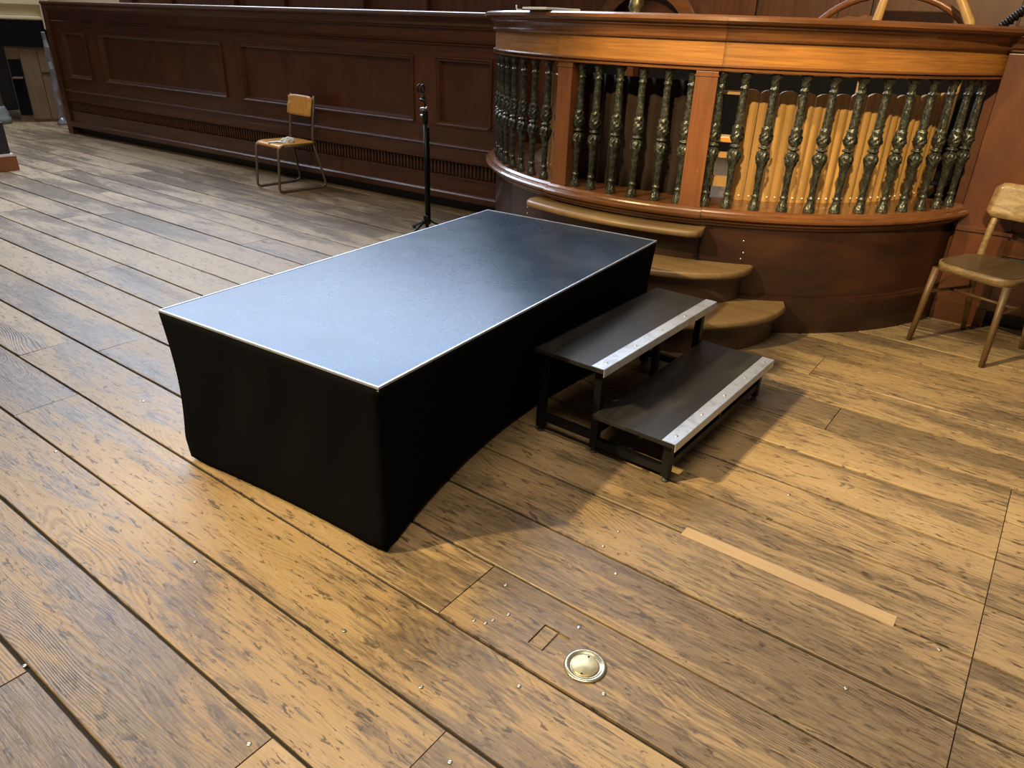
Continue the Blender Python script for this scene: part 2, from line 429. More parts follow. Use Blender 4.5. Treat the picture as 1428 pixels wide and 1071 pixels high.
def plank_mb(a0, a1, b0, b1):
    m = MB(); ch = 0.003; wob = random.uniform
    z0 = -0.035; t = [wob(-0.0012, 0.0012) for _ in range(4)]
    n = max(2, int((b1 - b0) / 0.5))
    v = []; f = []
    for i in range(n + 1):
        b = b0 + (b1 - b0) * i / n
        e0 = wob(0, 0.0022); e1 = wob(0, 0.0022); zz = wob(-0.0008, 0.0008)
        v += [(a0 + e0, b, z0), (a0 + e0, b, -0.0018), (a0 + e0 + 0.0022, b, 0.0 + zz + t[0]), ((a0 + a1) / 2, b, 0.0006 + zz),
              (a1 - e1 - 0.0022, b, 0.0 + zz + t[1]), (a1 - e1, b, -0.0018), (a1 - e1, b, z0)]
    for i in range(n):
        for k in range(6):
            f.append((i * 7 + k, i * 7 + k + 1, (i + 1) * 7 + k + 1, (i + 1) * 7 + k))
    m.add(v, f, False)
    m.add(v, [tuple(range(7)), tuple(range(n * 7 + 6, n * 7 - 1, -1))])
    return m

SEAM0, PITCH = -0.6125, 0.2664
GAP = 0.0042
forced = {0: [-0.56], 2: [-0.285], -1: [-0.255]}
PLUG = (-0.006, -0.592)   # square recess in one board
pa, pb = to_floor(*PLUG)
for k in range(-7, 26):
    a0 = SEAM0 + PITCH * k; a1 = a0 + PITCH
    cuts = list(forced.get(k, []))
    if 3 <= k <= 8: cuts.append(-1.535)
    # other butt joints
    lo, hi = -3.0, 12.8
    b = max(cuts) if cuts else lo + random.uniform(0.4, 2.5)
    if not cuts: cuts.append(b)
    while True:
        b += random.uniform(1.9, 4.3)
        if b > hi - 0.6: break
        cuts.append(b)
    ends = [lo] + sorted(cuts) + [hi]
    for i in range(len(ends) - 1):
        b0, b1 = ends[i] + 0.0015, ends[i + 1] - 0.0015
        has = a0 < pa < a1 and b0 < pb < b1
        if has:
            h = 0.043; x0, x1, y0, y1 = a0 + GAP, a1 - GAP, b0, b1
            xs = [x0, pa - h, pa + h, x1]; ys = [y0, pb - h, pb + h, y1]
            m = MB()
            for ix in range(3):
                for iy in range(3):
                    z = -0.007 if (ix == 1 and iy == 1) else 0.0
                    m.add([(xs[ix], ys[iy], z), (xs[ix + 1], ys[iy], z), (xs[ix + 1], ys[iy + 1], z), (xs[ix], ys[iy + 1], z)], [(0, 1, 2, 3)])
            q = [(xs[1], ys[1]), (xs[2], ys[1]), (xs[2], ys[2]), (xs[1], ys[2])]
            for e in range(4):
                p, r = q[e], q[(e + 1) % 4]
                m.add([(p[0], p[1], 0), (r[0], r[1], 0), (r[0], r[1], -0.007), (p[0], p[1], -0.007)], [(0, 1, 2, 3)])
            for p, r in (((x0, y0), (x1, y0)), ((x1, y0), (x1, y1)), ((x1, y1), (x0, y1)), ((x0, y1), (x0, y0))):
                m.add([(p[0], p[1], 0), (r[0], r[1], 0), (r[0], r[1], -0.035), (p[0], p[1], -0.035)], [(0, 1, 2, 3)])
            m.build('plank', 'floor', floor)
            pl = MB(); pl.box(pa - h + 0.004, pa + h - 0.004, pb - 0.002, pb + h - 0.004, -0.0068, -0.0022)
            pl.build('wooden_plug', 'floor', floor)
        else:
            plank_mb(a0 + GAP, a1 - GAP, b0, b1).build('plank', 'floor', floor)
# pale strip let into a seam
sa, sb = to_floor(0.656, -0.722); ta, tb = to_floor(0.600, -1.384)
st = MB(); st.box(sa - 0.004, sa + 0.047, tb, sb, -0.02, 0.0018)
tag(st.build('repair_strip', 'strip', floor), 'pale new strip of wood let into the floor seam')
# nail heads
nm = MB(); nm.lathe([(0.0062, 0.0), (0.0060, 0.0014), (0.0035, 0.0022), (0.0008, 0.0024)], 8)
nme = nm.mesh('nail', 'chrome')
for x, y in [(-0.327, -0.401), (-0.062, -0.378), (-0.053, -0.411), (-0.032, -0.422), (0.012, -0.446), (0.083, -0.637), (-0.083, -0.797), (-0.454, -0.589), (-0.184, -0.606), (0.547, -0.541), (0.446, -0.534), (0.349, -0.626), (0.11, -0.373), (-0.678, -0.177), (-0.352, 0.468), (-0.848, 0.475), (0.583, -1.505), (-0.255, 1.437), (0.291, -1.312), (1.111, -0.966), (1.174, -0.63), (0.176, 1.547), (-0.299, -0.107)]:
    a, b = to_floor(x, y); place('nail', nme, floor, (a, b, 0.0006))

# ------------------------------------------------------------------ PANELLED WALLS
def panelled_wall(root, L, panels, vents, slat_range, cover=0.0):
    """local x along the wall, y out into the room"""
    T = -0.10
    p = MB(); p.box(0, L, T, -0.06, 0.0, 0.11); p.build('plinth', 'plinth', root)
    r = MB(); r.extrude_x([(T, 0.10), (0.055, 0.10), (0.06, 0.108), (0.06, 0.150), (0.045, 0.162), (0.028, 0.168), (T, 0.168)], 0, L)
    r.build('base_rail', 'mahog_h', root)
    d = MB(); d.box(0, L, T, 0.022, 0.168, 0.298); d.build('skirting_board', 'mahog_h', root)
    s0, s1 = slat_range
    v = MB()
    v.box(0, L, T, -0.03, 0.298, 0.428)
    v.box(0, s0, -0.03, 0.022, 0.298, 0.428)
    if s1 < L: v.box(s1, L, -0.03, 0.022, 0.298, 0.428)
    vo = v.build('vent_backing', 'plinth', root)
    lip = MB(); lip.box(0, L, T, 0.034, 0.288, 0.300); lip.box(0, L, T, 0.034, 0.426, 0.436)
    lip.build('vent_frame', 'mahog_h', root)
    sm = MB(); sm.lathe([(0.007, 0.300), (0.0105, 0.312), (0.0085, 0.330), (0.0115, 0.363), (0.0085, 0.396), (0.0105, 0.414), (0.007, 0.426)], 6)
    sme = sm.mesh('slat', 'mahog')
    x = s0 + 0.02
    while x < s1 - 0.015:
        place('slat', sme, root, (x, 0.005, 0)); x += 0.041
    lo = MB(); lo.box(0, L, T, 0.024, 0.436, 0.548); lo.build('lower_rail', 'mahog_h', root)
    b = MB(); b.extrude_x([(T, 0.546), (0.034, 0.546), (0.042, 0.552), (0.036, 0.560), (0.024, 0.566), (T, 0.566)], 0, L)
    b.build('dado_bead', 'mahog_h', root)
    mid = MB(); mid.box(0, L, T, 0.022, 0.566, 0.722); mid.build('middle_rail', 'mahog_h', root)
    up = MB(); up.box(0, L, T, 0.022, 1.258, 1.352); up.build('upper_rail', 'mahog_h', root)
    edges = [0.0]
    for a, c in panels: edges += [a, c]
    edges.append(L)
    for i in range(0, len(edges), 2):
        if edges[i + 1] - edges[i] > 0.005:
            q = MB(); q.box(edges[i], edges[i + 1], T, 0.0215, 0.722, 1.258); q.build('stile', 'mahog', root)
    for a, c in panels:
        q = MB(); q.box(a, c, T, -0.012, 0.722, 1.258); q.build('panel', 'mahog', root)
        frame_mb(a, c, 0.722, 1.258, 0, 0, [(-0.006, 0.020), (-0.006, 0.036), (0.006, 0.040), (0.014, 0.030), (0.024, 0.026), (0.032, 0.008), (0.040, -0.0125)]).build('panel_moulding', 'mahog_h', root)
    m = MB(); m.extrude_x([(T, 1.350), (0.026, 1.350), (0.040, 1.358), (0.034, 1.368), (0.048, 1.378), (0.040, 1.388), (0.024, 1.392), (T, 1.392)], 0, L)
    m.build('frieze_moulding', 'mahog_h', root)
    f = MB(); f.box(0, L, T, 0.020, 1.392, 1.475); f.build('frieze_board', 'mahog_h', root)
    c = MB(); c.extrude_x([(T, 1.473), (0.022, 1.473), (0.040, 1.482), (0.040, 1.492), (0.055, 1.500), (0.060, 1.520), (0.085, 1.545), (0.100, 1.552), (0.100, 1.560), (0.118, 1.566), (0.124, 1.580), (0.118, 1.596), (0.105, 1.602), (T - 0.30, 1.602), (T - 0.30, 1.575), (T, 1.575)], 0, L)
    c.build('cornice', 'mahog_h', root)

wl = MB(); wl.box(-0.35, 7.32, -0.25, -0.10, 0.0, 1.58)
wall_left = wl.build('wall_left', 'mahog', None, (3.968, 2.0, 0), rad(90 - 2.1))
tag(wall_left, 'dark mahogany panelled parapet wall left of the curved balustrade', None, None, 'structure')
panelled_wall(wall_left, 7.30, [(0.31, 0.895), (1.16, 3.56), (3.83, 6.23), (6.55, 7.10)], True, (0.06, 7.29))
# end post of the parapet
ep = MB(); ep.box(7.30, 7.42, -0.25, 0.05, 0, 1.60); ep.build('end_post', 'mahog', wall_left)

wr = MB(); wr.box(0.0, 2.9, -0.25, -0.10, 0, 1.58)
wall_right = wr.build('wall_right', 'mahog', None, (3.66, -4.05, 0), rad(90))
tag(wall_right, 'dark mahogany panelled wall right of the curved balustrade', None, None, 'structure')
panelled_wall(wall_right, 2.85, [(0.12, 0.75), (1.0, 2.32)], True, (0.1, 2.40))
pi_ = MB(); pi_.box(2.58, 2.85, -0.1, 0.055, 0.11, 1.475, None, 0.004); pi_.box(2.57, 2.85, -0.1, 0.07, 0.0, 0.11)
pi_.box(2.57, 2.85, -0.1, 0.072, 0.545, 0.566)
pi_.build('pilaster', 'mahog', wall_right)

# back wall of the hall rising behind the parapet
wb = MB(); wb.box(5.3, 5.5, -6.0, 9.4, 0.0, 2.75)
wall_back = wb.build('wall_back', 'darkbox')
tag(wall_back, 'dark brown boarded back wall rising behind the parapet', None, None, 'structure')
y = -4.2
i = 0
while y < 9.3:
    w = [0.62, 0.30, 0.95, 0.24][i % 4]
    q = MB(); d = [0.02, 0.075, 0.02, 0.06][i % 4]
    q.box(5.3 - d, 5.31, y, min(9.38, y + w) - 0.012, 0.0, 2.7, None, 0.004); q.build('panel', 'mahog', wall_back)
    y += w; i += 1
wf = MB(); wf.box(5.3, 5.5, 9.4, 16.0, 0.0, 3.4)
wall_far = wf.build('wall_far', 'cream')
tag(wall_far, 'cream plastered wall beyond the end of the parapet', None, None, 'structure')
we = MB(); we.box(0.5, 5.3, 12.6, 12.8, 0.0, 3.2)
wall_end = we.build('wall_end', 'darkbox')
tag(wall_end, 'dark wall at the far left end of the hall', None, None, 'structure')

# ------------------------------------------------------------------ CURVED BALUSTRADE (rostrum)
OX, OY = 4.183, 0.401
ros = empty('curved_rostrum', (OX, OY, 0))
tag(ros, 'curved mahogany rostrum with bronze balusters and golden frieze behind the black stage', 'rostrum')
A0, A1 = 100.0, 252.0            # left end .. right end
dr = MB(); dr.ring([(1.62, 0.19), (1.665, 0.19), (1.665, 0.60), (1.62, 0.60)], A0, A1, 96)
dr.build('drum_panel', 'drum', ros)
bs = MB(); bs.ring([(1.60, 0.0), (1.705, 0.0), (1.705, 0.180), (1.700, 0.190), (1.690, 0.196), (1.690, 0.202), (1.672, 0.207), (1.60, 0.207)], A0, A1, 96)
bs.build('base_plinth', 'drum', ros)
def ledge_prof(d):
    return [(1.40, 0.582), (1.685 + d, 0.582), (1.690 + d, 0.588), (1.690 + d, 0.596), (1.698 + d, 0.600), (1.712 + d, 0.604), (1.716 + d, 0.611),
            (1.712 + d, 0.617), (1.728 + d, 0.620), (1.742 + d, 0.630), (1.744 + d, 0.642), (1.734 + d, 0.652), (1.718 + d, 0.656), (1.714 + d, 0.664), (1.706 + d, 0.672), (1.700 + d, 0.676), (1.40, 0.676)]
PL, PR = 164.2, 192.2           # post angles
for nm_, a, b, d in (('ledge', A0, PL - 2.3, 0.0), ('ledge', PL - 2.3, PR + 2.3, 0.012), ('ledge', PR + 2.3, A1, 0.0)):
    q = MB(); q.ring(ledge_prof(d), a, b, max(8, int((b - a) / 1.5))); q.build(nm_, 'mould', ros)
# floor inside
ins = MB(); o_ = [(1.42 * math.cos(rad(a)), 1.42 * math.sin(rad(a))) for a in range(100, 253, 4)]
ins.prism(o_ + [(0.9, -1.45), (0.9, 1.45)], 0.60, 0.655); ins.build('inner_floor', 'step', ros)
# frieze, lower bead and cornice in three bays
for a, b, d in ((A0, PL - 2.2, 0.0), (PL - 2.2, PR + 2.2, 0.014), (PR + 2.2, A1, 0.0)):
    n = max(10, int((b - a) / 1.5))
    q = MB(); q.ring([(1.61, 1.345), (1.688 + d, 1.345), (1.700 + d, 1.350), (1.700 + d, 1.358), (1.692 + d, 1.364), (1.706 + d, 1.368), (1.706 + d, 1.374), (1.694 + d, 1.380), (1.61, 1.380)], a, b, n)
    q.build('architrave_bead', 'mould', ros)
    q = MB(); q.ring([(1.61, 1.380), (1.690 + d, 1.380), (1.690 + d, 1.484), (1.61, 1.484)], a, b, n); q.build('frieze', 'frieze', ros)
    q = MB(); q.ring([(1.55, 1.484), (1.696 + d, 1.484), (1.708 + d, 1.488), (1.712 + d, 1.496), (1.704 + d, 1.503), (1.700 + d, 1.506), (1.704 + d, 1.525), (1.716 + d, 1.540), (1.732 + d, 1.547), (1.732 + d, 1.555),
                             (1.752 + d, 1.560), (1.766 + d, 1.572), (1.764 + d, 1.588), (1.750 + d, 1.597), (1.55, 1.600)], a, b, n)
    q.build('cornice', 'mould', ros)
# posts
for ang in (PL, PR):
    mt = Matrix.Rotation(rad(ang), 4, 'Z')
    q = MB(); q.box(1.61, 1.706, -0.056, 0.056, 0.676, 1.346, mt, 0.003)
    q.box(1.62, 1.712, -0.060, 0.060, 0.676, 0.690, mt)
    q.box(1.62, 1.710, -0.060, 0.060, 1.322, 1.328, mt)
    q.build('post', 'post', ros)
# balusters
BH = 0.669
def balfn(z, a):
    t = z / BH
    w = 0.0
    if 0.335 < t < 0.455: w = 0.30 * math.sin(PI * (t - 0.335) / 0.12)
    if 0.485 < t < 0.625: w = 0.36 * math.sin(PI * (t - 0.485) / 0.14)
    if 0.905 < t < 0.97: w = 0.24
    if 0.02 < t < 0.10: w = 0.08
    ph = 4 if t < 0.48 else 3
    return 1 + w * (abs(math.cos(ph * a + 5 * math.sin(34 * t))) * 2 - 1.25) + 0.022 * math.sin(7 * a + 150 * t) * math.sin(90 * t)
bp = [(0.036, 0), (0.037, 0.008), (0.034, 0.014), (0.036, 0.020), (0.030, 0.045), (0.023, 0.075), (0.021, 0.095), (0.0265, 0.100), (0.0275, 0.106), (0.0265, 0.112), (0.0205, 0.118),
      (0.0205, 0.20), (0.0235, 0.29), (0.0260, 0.335), (0.031, 0.355), (0.036, 0.385), (0.0395, 0.415), (0.038, 0.437), (0.030, 0.450), (0.019, 0.458), (0.019, 0.464),
      (0.032, 0.468), (0.0375, 0.475), (0.032, 0.483), (0.020, 0.488), (0.022, 0.496), (0.031, 0.515), (0.0375, 0.540), (0.036, 0.565), (0.030, 0.590), (0.033, 0.612), (0.035, 0.620), (0.0265, 0.630),
      (0.0255, 0.70), (0.0235, 0.80), (0.0215, 0.880), (0.0265, 0.886), (0.0275, 0.892), (0.0265, 0.898), (0.0205, 0.904), (0.0215, 0.93), (0.0235, 0.955), (0.032, 0.972), (0.036, 0.982), (0.036, 1.0)]
dense = []
for (r0, t0), (r1, t1) in zip(bp[:-1], bp[1:]):
    ns = max(1, int((t1 - t0) / 0.009))
    for i in range(ns): dense.append((r0 + (r1 - r0) * i / ns, (t0 + (t1 - t0) * i / ns) * BH))
dense.append((bp[-1][0], BH))
dense = [(r * 0.82, z) for r, z in dense]
bm_ = MB(); bm_.lathe(dense, 32, None, True, balfn)
bme = bm_.mesh('baluster', 'bronze')
angs = [161.8, 157.5, 152.8, 148.0, 143.1, 138.2, 133.4, 128.6, 123.8, 119.0, 114.2, 109.4]
angs += [167.1, 171.1, 175.9, 180.5, 185.3, 189.6]
angs += [194.7, 198.7, 203.7, 208.8, 213.8, 218.7, 223.6, 228.6, 233.3, 238.2, 243.0, 247.5]
for a in angs:
    place('baluster', bme, ros, (1.655 * math.cos(rad(a)), 1.655 * math.sin(rad(a)), 0.676), (0, 0, rad(a + random.uniform(-14, 14))))
# the three curved steps below the middle bay (local frame: x forward is negative)
def arc_outline(ax, by, cx, cy, exp, xmin, rback, n=40, grow=0.0):
    front = []
    for i in range(n + 1):
        t = -PI / 2 + PI * i / n
        c, s_ = math.cos(t), math.sin(t)
        x = cx - (ax + grow) * abs(c) ** (2 / exp); yv = cy + (by + grow) * math.copysign(abs(s_) ** (2 / exp), s_)
        front.append((max(x, xmin - grow), yv))
    back = []
    y0, y1 = front[-1][1], front[0][1]
    for i in range(n + 1):
        yv = y0 + (y1 - y0) * i / n
        yl = max(-rback * 0.95, min(rback * 0.95, yv - OY))
        back.append((OX - math.sqrt(rback ** 2 - yl ** 2), yv))
    pts = front + back[1:-1]
    return [(x - OX, yv - OY) for x, yv in pts]
def step(zt, ax, by, cy, exp, xmin, zb, name='step'):
    # nosed tread
    m = MB()
    outs = [(-0.012, zt - 0.040), (-0.002, zt - 0.036), (0.002, zt - 0.022), (0.0, zt - 0.008), (-0.007, zt)]
    loops = [arc_outline(ax, by, 2.66, cy, exp, xmin, 1.64, 40, g) for g, z in outs]
    n = len(loops[0]); v = []
    for lp, (g, z) in zip(loops, outs): v += [(x, yv, z) for x, yv in lp]
    f = []
    for i in range(len(outs) - 1):
        for k in range(n): f.append((i * n + k, i * n + (k + 1) % n, (i + 1) * n + (k + 1) % n, (i + 1) * n + k))
    m.add(v, f, True); m.add(v, [tuple(range(n)), tuple(range(len(outs) * n - 1, (len(outs) - 1) * n - 1, -1))])
    t = m.build(name, 'step', ros)
    if zb is not None:
        r = MB(); r.prism(arc_outline(ax, by, 2.66, cy, exp, xmin, 1.63, 40, -0.050), zb, zt - 0.055)
        r.prism(arc_outline(ax, by, 2.66, cy, exp, xmin, 1.63, 40, -0.024), zt - 0.060, zt - 0.040)
        r.build('riser', 'riser', t)
    return t
step(0.375, 0.45, 0.755, 0.43, 2.15, 2.10, 0.185, 'step')
step(0.187, 0.76, 0.965, 0.43, 2.0, 2.04, 0.0, 'step')
q = MB()   # the top step is a narrow ring tread under the ledge
lo_ = []
for g, z in ((-0.010, 0.530), (0.0, 0.535), (0.004, 0.550), (0.0, 0.562), (-0.010, 0.568)):
    o1 = []
    for k in range(41):
        a = 157.0 + (196.2 - 157.0) * k / 40
        e = min(k, 40 - k) / 3.0
        r = 1.60 + (0.215 + g) * (1 - max(0, 1 - e) ** 2.4) ** 0.5 if e < 1 else 1.815 + g
        o1.append((r * math.cos(rad(a)), r * math.sin(rad(a)), z))
    o1 += [(1.62 * math.cos(rad(a)), 1.62 * math.sin(rad(a)), z) for a in (196, 188, 180, 172, 164, 157.2)]
    lo_.append(o1)
n = len(lo_[0]); v = [p for l in lo_ for p in l]
f = [(i * n + k, i * n + (k + 1) % n, (i + 1) * n + (k + 1) % n, (i + 1) * n + k) for i in range(4) for k in range(n)]
q.add(v, f, True); q.add(v, [tuple(range(n)), tuple(range(5 * n - 1, 4 * n - 1, -1))])
ts = q.build('step', 'step', ros)
# small iron bracket and screws on the drum
q = MB(); mt = Matrix.Rotation(rad(195.0), 4, 'Z')
q.box(1.663, 1.672, -0.006, 0.006, 0.40, 0.50, mt); q.box(1.663, 1.690, -0.022, 0.006, 0.395, 0.401, mt); q.build('bracket', 'steel_black', ros)
sc = MB(); sc.lathe([(0.006, 0), (0.006, 0.002), (0.002, 0.004)], 8); scm = sc.mesh('screw', 'chrome')
for a, z in ((195.0, 0.51), (195.0, 0.43), (203.0, 0.505), (203.3, 0.44), (203.0, 0.405), (152.5, 0.47), (152.5, 0.43), (158.5, 0.50), (158.5, 0.46)):
    R_ = 1.665; o = place('screw', scm, ros, (R_ * math.cos(rad(a)), R_ * math.sin(rad(a)), z), (0, PI / 2, rad(a)))

# ------------------------------------------------------------------ things standing inside the rostrum
def polar(r, a, z=0.0): return (OX + r * math.cos(rad(a)), OY + r * math.sin(rad(a)), z)
# back screen closing the inside
bk = MB()
bk.box(4.55, 4.62, -1.25, 2.0, 0.5, 1.45)
tag(bk.build('back_screen', 'blackcloth'), 'black cloth screen closing the inside of the rostrum', 'screen')
# dark curtain in the middle bay
cu = MB(); v = []; N = 110
for i in range(N + 1):
    a = 160.0 + (195.2 - 160.0) * i / N
    for k in range(5):
        z = 0.657 + (1.285 - 0.657) * k / 4
        r = 1.44 + 0.016 * math.sin(i * 0.62) * (1 - 0.25 * k / 4) + 0.008 * math.sin(i * 0.23 + 1)
        v.append((r * math.cos(rad(a)), r * math.sin(rad(a)), z))
cu.add(v, [(i * 5 + k, (i + 1) * 5 + k, (i + 1) * 5 + k + 1, i * 5 + k + 1) for i in range(N) for k in range(4)], True)
co = cu.build('curtain', 'curtain', None, (OX, OY, 0)); co.modifiers.new('thick', 'SOLIDIFY').thickness = 0.004
tag(co, 'dark brown pleated curtain hanging behind the middle bay of balusters', 'curtain')

# tan boards with rounded tops
def board_mesh():
    m = MB(); w = 0.047; h = 0.60
    prof = []   # plan section: two soft ridges with a groove between
    n = 14
    for i in range(n + 1):
        x = -w + 2 * w * i / n
        yv = 0.010 + 0.010 * abs(math.sin(PI * (i / n) * 2))
        prof.append((x, yv))
    top = lambda x: h - 0.016 * (abs(x) / w) ** 3
    v = [(x, yv, 0) for x, yv in prof] + [(x, yv, top(x)) for x, yv in prof] + [(x, 0, 0) for x, _ in prof] + [(x, 0, top(x)) for x, _ in prof]
    k = n + 1; f = []
    for i in range(n):
        f += [(i, i + 1, k + i + 1, k + i), (2 * k + i, 3 * k + i, 3 * k + i + 1, 2 * k + i + 1), (k + i, k + i + 1, 3 * k + i + 1, 3 * k + i), (i, 2 * k + i, 2 * k + i + 1, i + 1)]
    f += [(0, k, 3 * k, 2 * k), (n, 2 * k + n, 3 * k + n, k + n)]
    return m.add(v, f, False).mesh('board', 'board')
bdm = board_mesh()
pinm = MB(); pinm.lathe([(0.006, 0), (0.006, 0.003), (0.002, 0.005)], 8); pinm = pinm.mesh('pin', 'paper')
def screen(name, label, a0, n, da, heights):
    root = empty(name, polar(1.40, a0 + da * (n - 1) / 2, 0.656)); tag(root, label, 'screen')
    for i in range(n):
        a = a0 + da * i
        p = Vector(polar(1.40, a, 0.656)) - root.location
        o = place('board', bdm, root, p, (0, 0, rad(a - 90))); o.scale = (1, 1, heights[i % len(heights)])
        for sx in (-0.022, 0.022):
            pp = place('pin', pinm, o, (sx, 0.0205, 0.045), (-PI / 2, 0, 0))
    return root
screen('board_screen', 'tan upright boards with rounded tops standing behind the right bay of balusters', 200.7, 14, 4.0, [1.0, 1.0, 1.0, 0.99, 0.985, 0.99])
screen('board_screen', 'tan upright boards standing behind the left bay of balusters', 146.0, 4, 4.6, [1.0, 0.98])

# a pale wooden ladder frame and chair just right of the second post
lf = empty('wooden_rack', polar(1.50, 196.6, 0.656), rad(196.6 + 90))
tag(lf, 'narrow pale wooden rack with rungs seen just right of the second mahogany post', 'rack')
for x in (-0.062, 0.062):
    q = MB(); q.box(x - 0.010, x + 0.010, -0.012, 0.012, 0, 0.60); q.build('rail', 'palewood', lf)
for z, h in ((0.585, 0.018), (0.27, 0.03), (0.13, 0.055)):
    q = MB(); q.box(-0.052, 0.052, -0.010, 0.010, z - h / 2, z + h / 2); q.build('rung', 'palewood', lf)
q = MB(); q.box(-0.05, 0.05, -0.05, 0.05, 0.33, 0.36, Matrix.Translation((0, 0.08, 0)), 0.006); q.build('small_shelf', 'ply', lf)
# things above the rail ------------------------------------------------------
ac = empty('wooden_armchair', (4.42, -0.62, 0.655))
tag(ac, 'pale wooden armchair with two stout back posts rising behind the rostrum rail', 'chair')
for yv, l1, l2 in ((0.22, 0.0, -0.02), (-0.33, 0.02, 0.11)):
    q = MB(); q.tube([(0, yv, 0), (0.0, yv, 0.45), (0.0, yv, 0.92), (0.0, yv + l1, 0.98), (0.0, yv + l2, 1.12), (0.02, yv + l2 * 1.6, 1.30)], [0.03, 0.034, 0.032, 0.030, 0.026, 0.022], 10)
    q.build('back_post', 'palewood', ac)
q = MB(); q.box(-0.5, 0.02, -0.30, 0.24, 0.40, 0.45, None, 0.01); q.build('seat', 'chairseat', ac)
q = MB(); q.bar((0.02, -0.22, 1.30), (0.02, 0.22, 1.30), 0.03, 0.09); q.build('top_rail', 'palewood', ac)
for yv in (-0.27, 0.21):
    q = MB(); q.tube([(-0.47, yv, 0), (-0.47, yv, 0.40)], [0.018, 0.026], 8); q.build('leg', 'palewood', ac)
# arched brown chair arm left of it
ar = empty('arched_frame', (4.62, -0.45, 0.0))
tag(ar, 'brown arched wooden frame curving up behind the rail left of the armchair', 'frame')
q = MB(); pts = []
for k in range(25):
    a = PI * k / 24
    pts.append((0, 0.55 * math.cos(a), 1.384 + 0.41 * math.sin(a)))
q.tube([(0, 0.55, 0.50)] + pts + [(0, -0.55, 0.50)], 0.024, 8, True, False, 0.8); q.build('arch', 'post', ar)
q = MB(); q.prism([(0.06, 1.2), (0.36, 1.2), (0.36, 1.63), (0.27, 1.655), (0.20, 1.65), (0.16, 1.665), (0.10, 1.655), (0.06, 1.665)], -0.012, 0.012, Matrix(((0, 0, 1, 0), (1, 0, 0, 0), (0, 1, 0, 0), (0, 0, 0, 1))))
q.build('splat', 'post', ar)
q = MB(); q.box(-0.02, 0.02, -0.53, 0.53, 1.18, 1.23); q.build('cross_rail', 'post', ar)
# gilded ornament on its stand
gf = empty('gilded_finial', (4.42, 1.315, 0.655))
tag(gf, 'gilded carved leaf finial standing up behind the middle of the rail', 'finial')
q = MB(); q.box(-0.05, 0.05, -0.05, 0.05, 0, 0.955); q.build('pedestal', 'mahog', gf)
q = MB(); q.lathe([(0.055, 0.955), (0.055, 0.965), (0.035, 0.975), (0.030, 0.99), (0.045, 1.02), (0.042, 1.06), (0.030, 1.10), (0.036, 1.16), (0.02, 1.24)], 20, None, True, lambda z, a: 1 + 0.42 * abs(math.sin(2.5 * a + 22 * z)) ** 2)
q.build('leaf_scroll', 'gilt', gf)
# round arch moulding on the back wall
aw = empty('carved_arch', (5.19, 1.55, 0))
tag(aw, 'dark carved round arch moulding on the back wall right of the gilded finial', 'arch')
outer = [(0.50 * math.cos(PI * k / 24), 0.50 * math.sin(PI * k / 24)) for k in range(25)]
inner = [(0.40 * math.cos(PI * k / 24), 0.40 * math.sin(PI * k / 24)) for k in range(25)]
m = MB(); v = []
for (a, b), (c, d) in zip(outer, inner):
    v += [(0.0, a, 1.40 + b), (-0.05, a, 1.40 + b), (-0.05, c, 1.40 + d), (0.0, c, 1.40 + d)]
m.add(v, [(i * 4 + k, i * 4 + (k + 1) % 4, (i + 1) * 4 + (k + 1) % 4, (i + 1) * 4 + k) for i in range(24) for k in range(4)], False)
m.build('archivolt', 'mould', aw)
for y0 in (0.40, -0.50):
    q = MB(); q.box(-0.05, 0, y0, y0 + 0.10, 0.0, 1.40); q.build('jamb', 'mould', aw)
# ribbed gooseneck hose, far right
gn = empty('gooseneck_lamp', (4.42, -1.04, 0.655))
tag(gn, 'black ribbed flexible gooseneck rising behind the rail at the right edge', 'lamp')
q = MB(); q.lathe([(0.09, 0), (0.09, 0.02), (0.012, 0.03), (0.012, 0.90)], 14); q.build('stand', 'steel_black', gn)
q = MB(); pts = []; rr = []
for k in range(61):
    t = k / 60; pts.append((0, -0.02 - 0.30 * t, 0.90 + 0.30 * t ** 0.9)); rr.append(0.030 if k % 4 < 2 else 0.021)
q.tube(pts, rr, 10, False); q.build('ribbed_neck', 'steel_black', gn)
# papers on top of the rail
q = MB(); q.box(-0.10, 0.10, -0.13, 0.13, 0, 0.012, None, 0.003); bo = q.build('pad', 'paper', None, polar(1.66, 157.5, 1.601), rad(72))
bo.name = 'paper_pad'; tag(bo, 'cream pad of paper lying on the rail above the first mahogany post', 'pad')
q = MB(); q.tube([(-0.05, 0, 0.004), (0.05, 0, 0.006)], 0.004, 6); q.tube([(0.05, 0, 0.006), (0.058, 0, 0.03)], 0.004, 6)
pe = q.build('pen', 'paper', None, polar(1.66, 144.5, 1.600), rad(50)); tag(pe, 'white pen lying on the rail near the left end of the rostrum', 'pen')
# thin cable drooping over the wall beside the rostrum
q = MB(); q.tube([(3.915, 2.33, 0.72), (3.905, 2.27, 0.76), (3.895, 2.22, 0.80), (3.885, 2.16, 0.74), (3.875, 2.10, 0.68), (3.865, 2.075, 0.62), (3.87, 2.07, 0.56)], 0.0055, 6)
ca = q.build('cable', 'cable'); tag(ca, 'thin dark cable looped beside the left end of the rostrum', 'cable')

